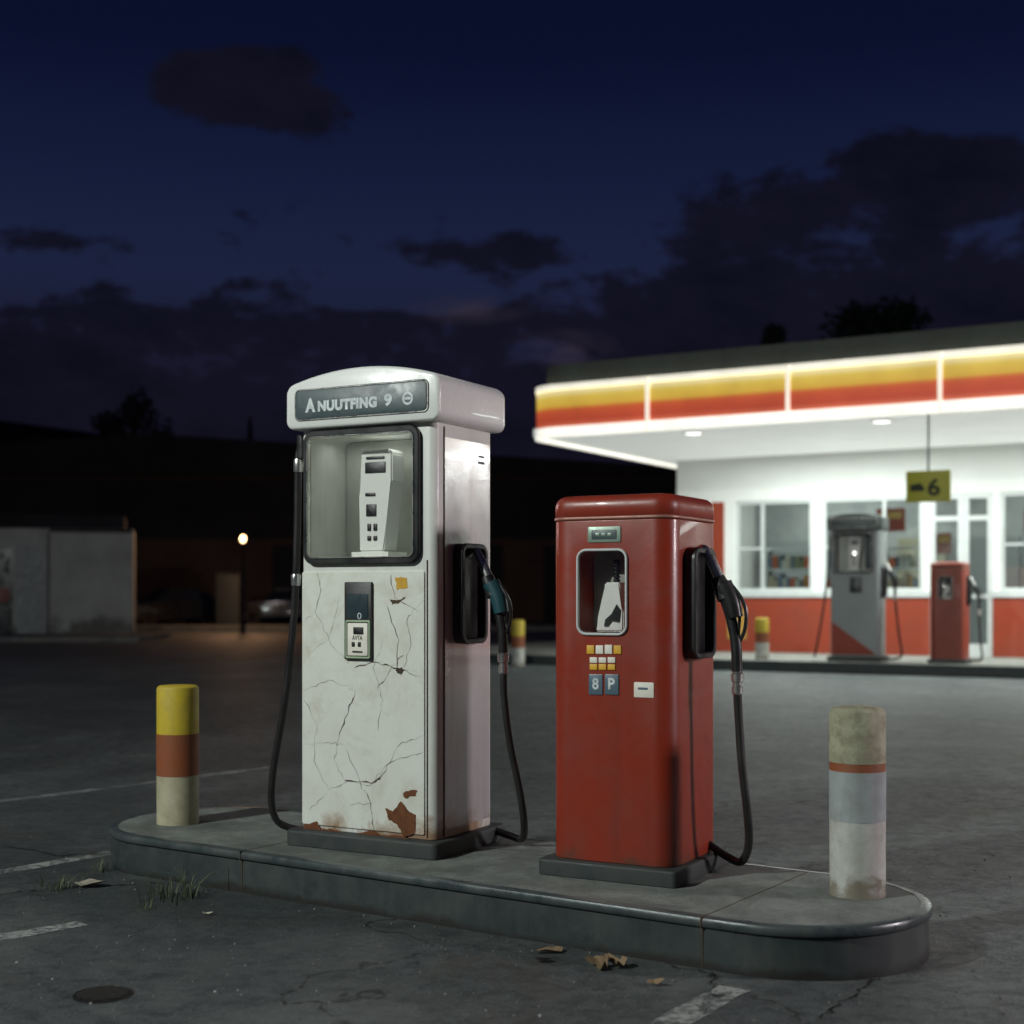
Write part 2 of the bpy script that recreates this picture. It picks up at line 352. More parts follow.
# ------------------------------------------------------------------ lights
def light(kind, name, loc, energy, col, size=.2, rot=None, sizey=None):
    l = bpy.data.lights.new(name, kind); l.energy = energy; l.color = col
    if kind == 'AREA':
        l.size = size
        if sizey: l.shape = 'RECTANGLE'; l.size_y = sizey
    elif kind == 'SUN': l.angle = size
    else: l.shadow_soft_size = size
    o = bpy.data.objects.new(name, l); COL.objects.link(o); o.location = loc
    if rot: o.rotation_euler = rot
    return o
def aim(o, t): o.rotation_euler = (Vector(t)-o.location).to_track_quat('-Z', 'Y').to_euler()
light('POINT', 'lot_lamp_light', (-6.6, .7, 6.0), 2550, (.94, 1, .95), .10)
f = light('AREA', 'side_fill_light', (9.5, 3.4, 3.2), 430, (1, .88, .92), .9); aim(f, (0, 5.5, .9))  # unseen fill added to brighten the right sides of the pumps
light('SUN', 'moon', (0, 0, 20), .015, (.7, .8, 1), R(.5), (R(50), 0, R(-40)))

# ------------------------------------------------------------------ ground
bm = B(); bmesh.ops.create_grid(bm, x_segments=1, y_segments=1, size=500); tag(link('ground', bm, 'asphalt', smooth=0), kind='structure')
def gp(px, py, z=0):
    Y = (CH-z)*F/(py-HZ); return Vector(((px-512)/F*Y, Y, z))
def stripe(name, a, b, w):
    a = gp(*a); b = gp(*b); d = (b-a).normalized(); s = Vector((-d.y, d.x, 0))*w/2; bm = B()
    n = 8
    L = [bm.verts.new(a+(b-a)*k/n+s*(1+random.uniform(-.12, .12))+Vector((0, 0, .004))) for k in range(n+1)]
    Rr = [bm.verts.new(a+(b-a)*k/n-s*(1+random.uniform(-.12, .12))+Vector((0, 0, .004))) for k in range(n+1)]
    for k in range(n): bm.faces.new((L[k], L[k+1], Rr[k+1], Rr[k]))
    tag(link(name, bm, 'line', smooth=0), kind='structure')
stripe('road_marking', (-60, 884), (112, 853), .10)
stripe('road_marking', (-90, 955), (82, 924), .10)
stripe('road_marking', (0, 802), (270, 768), .09)
stripe('road_marking', (640, 1040), (735, 989), .10)
stripe('road_marking', (860, 713), (1100, 722), .14)
bm = B(); box(bm, -60, -9.5, 35.5, 39, 0, .13); tag(link('pavement', bm, 'pave', smooth=0), kind='structure')
bm = B(); box(bm, -60, 3, 47, 50, 0, .14); tag(link('far_pavement', bm, 'pave', smooth=0), kind='structure')
bm = B()
pts = [(-260, 0), (-220, 38), (-150, 44), (-90, 36), (-40, 30), (20, 24), (90, 26), (200, 18), (260, 0)]
prismxz(bm, [(x, z) for x, z in pts], 300, 380); tag(link('hills', bm, 'dark_roof', smooth=0), kind='structure')
def ground_crack(pts, wd):
    P = [gp(*p) for p in pts]; Q = []
    for a, b in zip(P, P[1:]):
        for k in range(8): Q.append(a.lerp(b, k/8)+Vector((random.uniform(-.014, .014), random.uniform(-.014, .014), 0)))
    Q.append(P[-1]); bm = B(); pr = None; n = len(Q)
    for i, q in enumerate(Q):
        t = (Q[min(i+1, n-1)]-Q[max(i-1, 0)]).normalized(); s = Vector((-t.y, t.x, 0))*wd*random.uniform(.15, 1)*(1 if 0 < i < n-1 else .1)/2
        c = (bm.verts.new(q+s+Vector((0, 0, .003))), bm.verts.new(q-s+Vector((0, 0, .003))))
        if pr: bm.faces.new((pr[0], c[0], c[1], pr[1]))
        pr = c
    tag(link('ground_crack', bm, 'iron', smooth=0), kind='structure')
ground_crack([(815, 1023), (842, 1003), (862, 990), (880, 978)], .012)
ground_crack([(0, 846), (60, 856), (120, 852)], .016)
ground_crack([(711, 972), (713, 985), (722, 1000)], .010)

# ------------------------------------------------------------------ island
T0, T1, S0, S1 = -5.14, -1.44, 4.06, 4.97
isl = thing('traffic_island', 'long low concrete pump island with dark kerb and rounded ends, carrying the two old pumps', 'traffic island', (0, 0, 0), 0)
ang = math.atan2(-.56, .828); ca, sa = math.cos(ang), math.sin(ang)
def ts(t, s, z): return (t*ca-s*sa, t*sa+s*ca, z)
def stad(i, z):
    r = (S1-S0)/2-i; cs = (S0+S1)/2; P = []
    for c, a0 in ((T1-(S1-S0)/2, -90), (T0+(S1-S0)/2, 90)):
        for k in range(25):
            a = R(a0+180*k/24); P.append(ts(c+r*math.cos(a), cs+r*math.sin(a), z))
    return P
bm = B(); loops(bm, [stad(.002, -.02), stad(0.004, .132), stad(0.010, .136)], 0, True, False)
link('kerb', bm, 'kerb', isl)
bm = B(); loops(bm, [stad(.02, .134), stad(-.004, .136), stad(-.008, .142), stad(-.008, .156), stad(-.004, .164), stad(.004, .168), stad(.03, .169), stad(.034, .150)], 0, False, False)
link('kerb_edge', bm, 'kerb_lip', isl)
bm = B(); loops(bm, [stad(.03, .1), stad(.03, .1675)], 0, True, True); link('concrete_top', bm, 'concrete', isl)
for t in (-4.06, -1.86-.15):
    for (s0, s1, z0, z1) in ((S0-.0105, S0+.03, .134, .1702), (S0+.001, S0+.05, 0, .133)):
        bm = B()
        p = [ts(t-.002, s0, z0), ts(t+.002, s0, z0), ts(t+.002, s1, z0), ts(t-.002, s1, z0)]
        q = [(a, b, z1) for a, b, _ in p]; loops(bm, [p, q]); link('joint', bm, 'crack', isl)
for t in (-4.06, -2.01):
    bm = B(); p = [ts(t-.0025, S0+.035, .165), ts(t+.0025, S0+.035, .165), ts(t+.0025, S1-.035, .165), ts(t-.0025, S1-.035, .165)]
    loops(bm, [p, [(a, b, .1683) for a, b, _ in p]]); link('expansion_joint', bm, 'crack', isl)

# ------------------------------------------------------------------ nozzle & hose
def nozzle(root, x0, y0, zt, length, grip, hose_pts, gb=.05):
    bm = B(); L = length
    hp = [(x0+.088, y0, zt-.11*L/.4), (x0+.105, y0, zt-.15*L/.4), (x0+.128, y0, zt-.21*L/.4), (x0+.15, y0, zt-.30*L/.4), (x0+.155, y0, zt-L)]
    tube(bm, hp, .020, 14, 6)
    tube(bm, [(x0+.08, y0, zt-.095), (x0+.115, y0, zt-.17)], (.027, .034), 14, 5)
    tube(bm, [(x0+.10, y0, zt-.10), (x0+.12+gb*.6, y0, zt-.13), (x0+.15+gb, y0, zt-.20), (x0+.15+gb, y0, zt-.28), (x0+.157, y0, zt-.34)], .0075, 8, 6)
    nz = link('nozzle', bm, 'black', root)
    bm = B(); tube(bm, [(x0-.01, y0, zt-.01), (x0+.025, y0, zt+.012), (x0+.055, y0, zt-.03), (x0+.095, y0, zt-.115)], (.015, .020), 12, 6); link('spout', bm, 'steel', nz)
    bm = B(); tube(bm, [(x0+.10, y0-.0, zt-.12), (x0+.132, y0, zt-.18), (x0+.148, y0, zt-.24)], (.036, .030), 14, 6); link('grip_cover', bm, grip, nz)
    bm = B(); tube(bm, [(x0+.13+gb*.5, y0, zt-.15), (x0+.145+gb*.55, y0, zt-.22), (x0+.15+gb*.3, y0, zt-.3)], .006, 8, 5); link('trigger', bm, 'rubber', nz)
    zb = zt-L
    bm = B()
    lathe(bm, [(.016, zb-.085), (.020, zb-.08), (.020, zb-.055), (.016, zb-.05), (.016, zb-.04), (.023, zb-.036), (.023, zb-.008), (.017, zb-.003), (.017, zb+.01)], x0+.156, y0, 18); link('coupling', bm, 'steel', nz)
    bm = B(); tube(bm, [(x0+.156, y0, zb-.07)]+hose_pts, .0155, 14, 10); link('hose', bm, 'rubber', root)

def holster(root, x0, y0, z0, z1, dpt=.24, mat='black'):
    tmp = B(); ring(tmp, 0, (z0+z1)/2, dpt, z1-z0, .022, -.045, 0, .045); plate(tmp, 0, (z0+z1)/2, dpt-.02, z1-z0-.02, -.010, 0, .04)
    bmesh.ops.rotate(tmp, verts=tmp.verts[:], cent=(0, 0, 0), matrix=Matrix.Rotation(R(90), 3, 'Z'))
    bmesh.ops.translate(tmp, verts=tmp.verts[:], vec=(x0+.001, y0, 0))
    link('nozzle_holster', tmp, mat, root)

# ------------------------------------------------------------------ tall pump
def tall_pump(root, body='white', head='white_head', side='side', near=True, sign='slate'):
    w, d, H = .66, .46, 1.715
    bm = B(); rbox(bm, .735, .575, 0, .065, .03, .012, seg=4); link('plinth', bm, 'plinth', root)
    bm = B(); rbox(bm, w, d, .065, H, .035, .004, seg=6); bo = link('cabinet', bm, body, root)
    wx, wz, ww, wh = -.018, 1.432, .525, .505
    c = B(); plate(c, wx, wz, ww, wh, -.4, .04, .035); cut(bo, c)
    bm = B(); plate(bm, wx, wz, ww-.004, wh-.004, .025, .039, .03); link('cavity_back', bm, 'cavity', root)
    bm = B(); ring(bm, wx, wz, ww+.040, wh+.045, .026, -.252, -.2295, .05); link('window_frame', bm, 'black', root)
    bm = B(); ring(bm, wx, wz, ww-.004, wh-.004, .005, -.257, -.235, .03); link('window_trim', bm, 'steel', root)
    bm = B(); plate(bm, wx, wz, ww-.02, wh-.02, -.246, -.243, .03); link('window_pane', bm, 'glass', root)
    bm = B(); box(bm, .3295, .333, -.165, .195, .10, 1.66); link('side_panel', bm, side, root)
    bm = B(); box(bm, .331, .3345, -.172, -.167, .075, 1.70); link('side_seam', bm, 'crack', root)
    if near:
        for zz in (1.60, 1.575):
            bm = B(); box(bm, .331, .3345, .10, .15, zz, zz+.01); link('vent_slot', bm, 'black', root)
        l = light('AREA', 'cavity_fill_light', (wx-.02, -.10, wz+wh/2-.015), .22, (.95, 1, .95), .4, None, .06); l.parent = root  # fill added to brighten the window cavity, no visible source
    dx, dz = -.05, 1.21
    dv = B()
    prismxz(dv, [(dx-.045, dz), (dx+.075, dz), (dx+.085, dz+.10), (dx+.10, dz+.27), (dx+.115, dz+.285), (dx+.115, dz+.40), (dx+.10, dz+.42), (dx-.025, dz+.42), (dx-.04, dz+.40), (dx-.035, dz+.25), (dx-.05, dz+.24)], -.14, -.04)
    bmesh.ops.bevel(dv, geom=dv.edges[:], offset=.006, segments=2, affect='EDGES')
    de = link('dispensing_meter', dv, 'device', root)
    for (a, b, ww_, hh) in ((.035, .385, .09, .012), (.035, .345, .10, .045), (.01, .235, .05, .014), (.015, .17, .05, .05), (.005, .10, .018, .03), (.035, .10, .018, .03), (.005, .055, .018, .02), (.035, .055, .018, .02)):
        k = B(); plate(k, dx+a, dz+b, ww_, hh, -.144, -.139, .003); link('meter_key', k, 'black', de)
    bm = B(); box(bm, dx-.07, dx+.11, -.16, -.02, 1.1835, 1.209); link('meter_shelf', bm, 'device', root)
    bm = B(); plate(bm, .165, 1.44, .13, .46, .00, .024, .01); link('dark_reflection', bm, 'slate', root)  # dark strip added to imitate a reflection at the right of the recess
    Wd, D = .745, .545
    def hp(i):
        P = []
        for x, z in rr(Wd-2*i, .178-2*i, .036-min(i, .02), 7, 0, 0):
            t = (z+.089)/.178
            P.append((x, z+1.803+.058*(1-(2*x/Wd)**2)*max(0, t)))
        return P
    def dense(P):
        Q = []
        for a, b in zip(P, P[1:]+P[:1]):
            Q.append(a)
            if abs(a[0]-b[0]) > .2:
                for k in range(1, 16):
                    t = k/16; x = a[0]+(b[0]-a[0])*t; zz = a[1]+(b[1]-a[1])*t
                    if a[1] > 1.8: zz += .058*((2*a[0]/Wd)**2-(2*x/Wd)**2)
                    Q.append((x, zz))
        return Q
    Ls = []
    for i, y in ((.012, -D/2), (.005, -D/2+.003), (.0015, -D/2+.008), (0, -D/2+.016), (0, D/2-.03), (.003, D/2-.012), (.02, D/2)):
        Ls.append([(x, y, z) for x, z in dense(hp(i))])
    bm = B(); loops(bm, Ls); hd = link('head_canopy', bm, head, root, 50)
    bm = B(); plate(bm, 0, 1.812, .635, .115, -D/2-.007, -D/2+.02, .02)
    sg = link('header_sign', bm, sign, hd)
    bm = B(); ring(bm, 0, 1.812, .650, .131, .008, -D/2-.005, -D/2+.01, .024); link('sign_rim', bm, 'steel', hd)
    if near:
        y = -D/2-.0085
        text_mesh('lettering', 'A', .052, .058, 'letter', sg, (-.240, y, 1.808), bold=.06)
        text_mesh('lettering', 'NUUTFING', .290, .045, 'letter', sg, (-.058, y, 1.8015), bold=.065)
        text_mesh('lettering', '9', .038, .050, 'letter', sg, (.140, y, 1.805), bold=.055)
        bm = B()
        a_ = rr(.050, .052, .025, 6, .232, 1.805); b_ = rr(.032, .034, .016, 6, .232, 1.805)
        va = [bm.verts.new((x, y, z)) for x, z in a_]; vb = [bm.verts.new((x, y, z)) for x, z in b_]
        for i in range(len(va)): bm.faces.new((va[i], va[(i+1) % len(va)], vb[(i+1) % len(va)], vb[i]))
        bm.faces.new([bm.verts.new(p) for p in ((.2175, y, 1.800), (.2465, y, 1.800), (.2465, y, 1.810), (.2175, y, 1.810))])
        link('round_symbol', bm, 'letter', sg, 0)

WROT = R(-28.5); WP = (-.480, 5.859); u = Vector((math.cos(WROT), math.sin(WROT))); v_ = Vector((-math.sin(WROT), math.cos(WROT)))
def face_map(P, w, d):
    C = Vector(P)+u*(w/2)-v_*(d/2)
    def f(px, py):
        r = (px-512)/F; a = (C.x-C.y*r)/(u.x-u.y*r)
        Y = C.y-a*u.y; return (w/2-a, CH-(py-HZ)/F*Y-.168)
    return f
wp = thing('gas_pump', 'tall worn white gas pump with cracked lower panel and rounded header sign', 'gas pump', (*WP, .168), WROT)
tall_pump(wp)
fm = face_map(WP, .66, .46)
bm = B(); x0, z1 = fm(303, 572); x1, _ = fm(425, 572); z0 = .085
plate(bm, (x0+x1)/2, (z0+z1)/2, x1-x0, z1-z0, -.2365, -.228, .008, .002)
def poly_crack(bm, pts, wd, sub=6, jit=.006):
    P = [Vector(fm(*p)) for p in pts]; Q = []
    for a, b in zip(P, P[1:]):
        for k in range(sub):
            t = k/sub; q = a.lerp(b, t)
            if k: q += Vector((random.uniform(-jit, jit), random.uniform(-jit, jit)))
            Q.append(q)
    Q.append(P[-1]); L, Rr = [], []
    n = len(Q); mi = 1 if wd > .0028 else 4
    for i, q in enumerate(Q):
        t = (Q[min(i+1, n-1)]-Q[max(i-1, 0)]).normalized(); s = Vector((-t.y, t.x))
        ww = wd*(.2+1.0*random.random()**1.6)*(1 if 0 < i < n-1 else .2)/2
        L.append(bm.verts.new((q.x+s.x*ww, -.2375, q.y+s.y*ww))); Rr.append(bm.verts.new((q.x-s.x*ww, -.2375, q.y-s.y*ww)))
    for i in range(n-1):
        f = bm.faces.new((L[i], L[i+1], Rr[i+1], Rr[i])); f.material_index = mi if random.random() > .15 else 4
cracks = [([(318, 572), (322, 590), (316, 612), (330, 640), (350, 664)], .0026), ([(330, 640), (308, 655)], .002), ([(392, 575), (396, 598), (420, 612)], .0042),
          ([(388, 605), (400, 640), (398, 668), (424, 678)], .0035), ([(355, 668), (375, 662), (400, 668)], .006), ([(356, 690), (348, 715), (340, 738)], .005),
          ([(305, 700), (318, 725), (315, 760), (330, 790)], .0024), ([(345, 745), (362, 785), (372, 803), (375, 832)], .0032),
          ([(330, 790), (350, 780), (372, 785), (387, 770), (400, 745), (424, 735)], .0025), ([(345, 780), (372, 783), (384, 775)], .0065), ([(304, 622), (316, 612)], .002),
          ([(304, 690), (330, 680), (355, 690)], .0022), ([(372, 783), (392, 762), (424, 752)], .0026), ([(340, 600), (330, 640)], .002),
          ([(378, 690), (392, 668), (405, 655)], .003), ([(384, 640), (374, 668), (384, 700), (378, 730)], .002), ([(304, 745), (330, 742), (345, 745)], .002),
          ([(404, 668), (412, 645), (408, 620), (424, 600)], .0022), ([(310, 810), (330, 790)], .0022), ([(350, 805), (372, 803)], .0022), ([(340, 738), (335, 760), (345, 780)], .002)]
for c, wd in cracks: poly_crack(bm, c, wd)
def blobp(bm, pts, mi, y=-.2378):
    P = [Vector(fm(*p)) for p in pts]; Q = []
    for a, b in zip(P, P[1:]+P[:1]):
        for k in range(4):
            q = a.lerp(b, k/4)
            if k: q += Vector((random.uniform(-.004, .004), random.uniform(-.004, .004)))
            Q.append(bm.verts.new((q.x, y, q.y)))
    f = bm.faces.new(Q); f.material_index = mi
blobp(bm, [(386, 808), (394, 811), (402, 801), (411, 812), (417, 815), (416, 833), (405, 837), (398, 824), (390, 820)], 2)
blobp(bm, [(404, 793), (411, 790), (418, 790), (417, 796), (406, 798)], 2)
blobp(bm, [(396, 577), (408, 578), (409, 588), (398, 590)], 3)
blobp(bm, [(391, 599), (399, 600), (407, 597), (400, 603), (393, 605)], 1)
blobp(bm, [(397, 669), (403, 667), (405, 671), (402, 675), (398, 673)], 1)
blobp(bm, [(305, 824), (318, 821), (322, 829), (330, 828), (342, 832), (342, 838), (305, 834)], 2)
blobp(bm, [(352, 834), (372, 830), (385, 836), (400, 835), (420, 841), (352, 839)], 2)
link('lower_panel', bm, ['panel', 'crack', 'rust', 'ochre', 'crack_thin'], wp, 0)
bm = B(); x0, z1 = fm(427, 566); box(bm, x0, x0+.004, -.2335, -.229, .075, 1.17); link('panel_seam', bm, 'crack', wp)
xa, za = fm(347, 582); xb, zb = fm(374, 660); cx, cz = (xa+xb)/2, (za+zb)/2
bm = B(); plate(bm, cx, cz, xb-xa, za-zb, -.249, -.236, .006); cr = link('card_reader', bm, 'black', wp)
bm = B(); ring(bm, cx, cz-.075, xb-xa-.012, .155, .008, -.252, -.248, .006); link('reader_rim', bm, 'green_frame', cr)
bm = B(); plate(bm, cx, cz-.075, xb-xa-.034, .132, -.2515, -.248, .004); link('keypad', bm, 'key_white', cr)
bm = B(); plate(bm, cx, cz+.06, xb-xa-.03, .10, -.2515, -.248, .004); link('screen', bm, 'lcd', cr)
for a, b, ww, hh in ((.005, -.04, .05, .03), (-.02, -.095, .016, .02), (.01, -.095, .016, .02), (0, -.125, .05, .008)):
    bm = B(); plate(bm, cx+a, cz+b, ww, hh, -.2535, -.251, .003); link('key', bm, 'black', cr)
text_mesh('lettering', 'AVYA', .05, .02, 'black', cr, (cx, -.252, cz-.068), bold=.02)
text_mesh('lettering', '0', .02, .026, 'letter', cr, (cx+.01, -.252, cz+.02))
holster(wp, .333, .0, .835, 1.24, .21)
nozzle(wp, .345, .01, 1.20, .40, 'teal', [(.505, .01, .62), (.525, .02, .44), (.55, .05, .26), (.552, .09, .12), (.515, .15, .035), (.44, .19, .03), (.34, .20, .05)], .035)
bm = B(); tube(bm, [(-.345, -.19, 1.66), (-.362, -.2, 1.6), (-.368, -.2, 1.3), (-.385, -.2, .95), (-.43, -.2, .6), (-.50, -.2, .25), (-.50, -.18, .09), (-.44, -.12, .035), (-.33, -.05, .03)], .0155, 14, 10); link('hose', bm, 'rubber', wp)
bm = B(); rbox(bm, .035, .05, 1.60, 1.70, .01, .005, cx=-.347, cy=-.19); link('hose_bracket', bm, 'black', wp)
bm = B(); lathe(bm, [(.018, 1.545), (.021, 1.55), (.021, 1.59), (.018, 1.60)], -.362, -.2, 16); link('coupling', bm, 'steel', wp)
bm = B(); lathe(bm, [(.018, 1.07), (.021, 1.075), (.021, 1.115), (.018, 1.12)], -.375, -.2, 16); link('coupling', bm, 'steel', wp)

# ------------------------------------------------------------------ short pump
def short_pump(root, body='red', near=True):
    w, d, H = .49, .475, 1.305
    bm = B(); rbox(bm, .55, .55, 0, .06, .02, .01, seg=4); link('plinth', bm, 'plinth', root)
    bm = B(); rbox(bm, w, d, .06, H, .075, .004, seg=11); bo = link('cabinet', bm, body, root)
    wx, wz, ww, wh = -.028, 1.043, .188, .300
    c = B(); plate(c, wx, wz, ww, wh, -.4, -.10, .03); cut(bo, c)
    bm = B(); plate(bm, wx, wz, ww-.004, wh-.004, -.115, -.101, .028); link('cavity_back', bm, 'cavity_grey', root)
    bm = B(); ring(bm, wx, wz, ww+.016, wh+.016, .0095, -.247, -.234, .038); link('window_frame', bm, 'st_frame' if near else 'far_grey', root)
    bm = B(); plate(bm, wx, wz, ww-.006, wh-.006, -.236, -.2335, .03); link('window_pane', bm, 'glass', root)
    bm = B(); rbox(bm, w+.010, d+.010, H+.001, H+.014, .079, .005, .004, seg=11); link('cap_trim', bm, 'red_edge', root)
    bm = B(); rbox(bm, w+.004, d+.004, H+.0145, H+.092, .077, .042, .001, seg=11, ts=7, dome=.010); link('cap', bm, body, root, 50)
    ox, dz = -.019, .898
    dv = B()
    prismxz(dv, [(ox-.050, dz), (ox+.060, dz), (ox+.060, dz+.075), (ox+.045, dz+.10), (ox+.045, dz+.18), (ox-.015, dz+.18), (ox-.02, dz+.12), (ox-.042, dz+.05)], -.205, -.13)
    bmesh.ops.bevel(dv, geom=dv.edges[:], offset=.005, segments=2, affect='EDGES'); de = link('dispensing_meter', dv, 'device', root)
    bm = B(); lathe(bm, [(.014 if k % 2 else .009, dz+.18+k*.007) for k in range(13)], ox+.016, -.165, 14); link('spring_neck', bm, 'black', de)
    bm = B(); prismxz(bm, [(ox-.015, dz+.02), (ox+.0, dz+.02), (ox+.015, dz+.04), (ox+.045, dz+.035), (ox+.05, dz+.08), (ox+.035, dz+.10), (ox+.015, dz+.065), (ox-.01, dz+.045)], -.210, -.204); link('meter_lever', bm, 'black', de)
    holster(root, w/2, -.02, .80, 1.205, .22)
RP = (.466, 5.285)
rp = thing('gas_pump', 'short red gas pump with rounded top and small window, in the foreground', 'gas pump', (*RP, .168), WROT)
short_pump(rp)
fm = face_map(RP, .49, .475)
def fplate(name, px0, py0, px1, py1, mat, parent, y0=-.2415, y1=-.235, r=.004):
    a = fm(px0, py0); b = fm(px1, py1); bm = B(); plate(bm, (a[0]+b[0])/2, (a[1]+b[1])/2, b[0]-a[0], a[1]-b[1], y0, y1, r, .0015)
    return link(name, bm, mat, parent), ((a[0]+b[0])/2, (a[1]+b[1])/2, b[0]-a[0], a[1]-b[1])
pl, q = fplate('maker_plate', 588, 527, 621, 542, 'greyplate', rp, r=.006)
fplate('plate_face', 592, 530, 617, 539, 'slate', pl, -.2435, -.241)
for i in range(3): fplate('plate_mark', 596+i*6, 533, 600+i*6, 536, 'greyplate', pl, -.2445, -.243, .001)
for j, row in enumerate(((587, 645, 4, 'key_yellow'), (590, 657, 3, 'key_white'), (590, 664, 3, 'key_yellow'))):
    for i in range(row[2]):
        fplate('key', row[0]+i*9, row[1]+random.uniform(-.5, .5), row[0]+i*9+7.5, row[1]+(9 if j == 0 else 6), row[3] if random.random() > .25 else 'key_white', rp, r=.002)
for px, ch in ((589, '8'), (605, 'P')):
    t, q = fplate('number_tile', px, 674, px+14, 695, 'blue_tile', rp)
    text_mesh('lettering', ch, .026, .042, 'letter', t, (q[0], -.2425, q[1]+.003), bold=.03)
t, q = fplate('sticker', 634, 682, 654, 698, 'key_white', rp, -.2395, -.236)
fplate('sticker_print', 638, 687, 648, 690, 'blue_tile', t, -.2405, -.239, .001)
nozzle(rp, .25, -.01, 1.19, .435, 'black', [(.408, 0, .58), (.418, .01, .40), (.43, .03, .24), (.425, .06, .12), (.385, .10, .045), (.32, .13, .05), (.24, .14, .09)], .035)

# ------------------------------------------------------------------ bollards
def bollard(loc, r, h, bands, label, top=.02, group=None):
    t = thing('bollard', label, 'bollard', loc, random.uniform(0, 6), group)
    z = 0
    for i, (frac, mat, nm) in enumerate(bands):
        z1 = h*frac; bm = B(); e = .0012*(i % 2)
        if i == len(bands)-1: prof = [(r+e, z), (r+e, z1-top), (r*.97+e, z1-top*.45), (r*.86, z1-top*.12), (r*.5, z1), (.002, z1+.002)]
        else: prof = [(r+e, z), (r+e, z1)]
        lathe(bm, prof, seg=40); link(nm, bm, mat, t); z = z1
    return t
g = gp(173, 826, .168); bollard((g.x, g.y+.09, .168), .094, .625, [(.35, 'b_cream', 'shaft'), (.65, 'b_orange', 'painted_band'), (1, 'b_yellow', 'cap')], 'yellow topped bollard with orange band at the left end of the island')
g = gp(864, 900, .168); bollard((g.x, g.y+.09, .168), .0945, .65, [(.40, 'b_white', 'shaft'), (.66, 'b_grey', 'upper_shaft'), (.705, 'b_orange', 'painted_band'), (1, 'b_dirty', 'cap')], 'grey and dirty cream bollard with thin orange band at the right end of the island', .035)
for px, py, Y, lb in ((518, 655, 23.6, 'small distant yellow and white bollard seen between the white and red pumps'), (762, 660, 22.6, 'small distant yellow bollard on the store kerb left of the grey pump')):
    bollard(((px-512)/F*Y, Y, .0 if px < 600 else .17), .11, .78 if px < 600 else .66, [(.4, 'b_white', 'shaft'), (.65, 'b_orange', 'painted_band'), (1, 'b_yellow', 'cap')], lb)

# ------------------------------------------------------------------ store
SR = R(-30); SP = Vector((7.52, 23.5, 0)); e = Vector((math.cos(SR), math.sin(SR), 0)); nn = Vector((-math.sin(SR), math.cos(SR), 0))
def sw(x, y, z=0): return SP+e*x+nn*y+Vector((0, 0, z))
st = thing('store', 'low white gas station store with lit yellow and orange striped canopy', 'store', SP, SR)
RT = 22.0
bm = B()
loops(bm, [[sw(-9.6, -3.05), sw(RT, -3.05), sw(RT, 8), sw(-9.6, 8)], [sw(-9.6, -3.05, .17), sw(RT, -3.05, .17), sw(RT, 8, .17), sw(-9.6, 8, .17)]]); tag(link('store_pavement', bm, 'pave', smooth=0), kind='structure')
bm = B(); loops(bm, [[sw(-9.64, -3.10), sw(RT, -3.10), sw(RT, -3.052), sw(-9.64, -3.052)], [sw(-9.64, -3.10, .165), sw(RT, -3.10, .165), sw(RT, -3.052, .165), sw(-9.64, -3.052, .165)]]); tag(link('store_kerb', bm, 'kerb', smooth=0), kind='structure')
H = 3.7; XR = RT-1
bm = B()
opens = [(-3.99, -2.55), (-2.37, -.62), (-.5, .53), (.65, 2.5), (2.8, 4.8), (5.1, 7.1), (8, 11), (12, 15), (16, 19)]
def wbox(a, b, z0, z1, y0=0, y1=.2): box(bm, a, b, y0, y1, z0, z1)
wbox(-5.14, XR, 2.9, H)
xs = [-5.14]+[v for o in opens for v in o]+[XR]
for a, b in zip(xs[::2], xs[1::2]): wbox(a, b, 1.26, 2.9)
wbox(-5.14, -4.2, .17, 1.26)
box(bm, -5.14, -4.94, .2, 7, .17, H); box(bm, XR-.2, XR, .2, 7, .17, H)
link('wall', bm, 'st_white', st, 0)
bm = B(); box(bm, -4.94, XR-.2, 3.6, 3.8, .17, H); link('back_wall', bm, 'st_back', st, 0)
for k in range(7):
    x = -4.6+k*1.35; bm = B(); box(bm, x, x+.9, 3.3, 3.59, .2, 2.3); link('back_cabinet', bm, ('far_grey', 'slate', 'b_dirty')[k % 3], st, 0)
bm = B(); box(bm, -4.2, -.5, -.01, .19, .17, 1.16); box(bm, .53, XR, -.01, .19, .17, 1.16); box(bm, -4.44, -4.2, -.03, -.002, .17, 2.9); link('orange_dado', bm, 'st_orange', st, 0)
bm = B(); box(bm, -4.2, -.5, -.04, .19, 1.162, 1.258); box(bm, .53, XR, -.04, .19, 1.162, 1.258); link('sill', bm, 'st_frame', st, 0)
for i, (a, b) in enumerate(opens):
    if i == 2: continue
    bm = B(); zt, zb = 2.9, 1.26
    box(bm, a, a+.06, .03, .11, zb, zt); box(bm, b-.06, b, .03, .11, zb, zt); box(bm, a+.06, b-.06, .03, .11, zt-.06, zt); box(bm, a+.06, b-.06, .03, .11, zb, zb+.06)
    mid = a+(b-a)*(.62 if i else .35); box(bm, mid-.025, mid+.025, .035, .105, zb+.06, zt-.06); box(bm, a+.06, mid-.027, .035, .105, 2.02, 2.06)
    fr = link('window', bm, 'st_frame', st, 0)
    bm = B(); box(bm, a+.05, b-.05, .07, .076, zb+.05, zt-.05); link('pane', bm, 'shop_glass', fr, 0)
bm = B(); a, b = -.5, .53
for x in (a, -.04, .05, b-.09): box(bm, x, x+.085, .02, .10, .17, 2.9)
for x0_, x1_ in ((a+.086, -.041), (.136, b-.091)):
    box(bm, x0_, x1_, .021, .099, 2.82, 2.9); box(bm, x0_, x1_, .021, .099, 2.45, 2.53); box(bm, x0_, x1_, .021, .099, .17, .38); box(bm, x0_, x1_, .021, .099, 1.15, 1.21)
dr = link('door', bm, 'st_frame', st, 0)
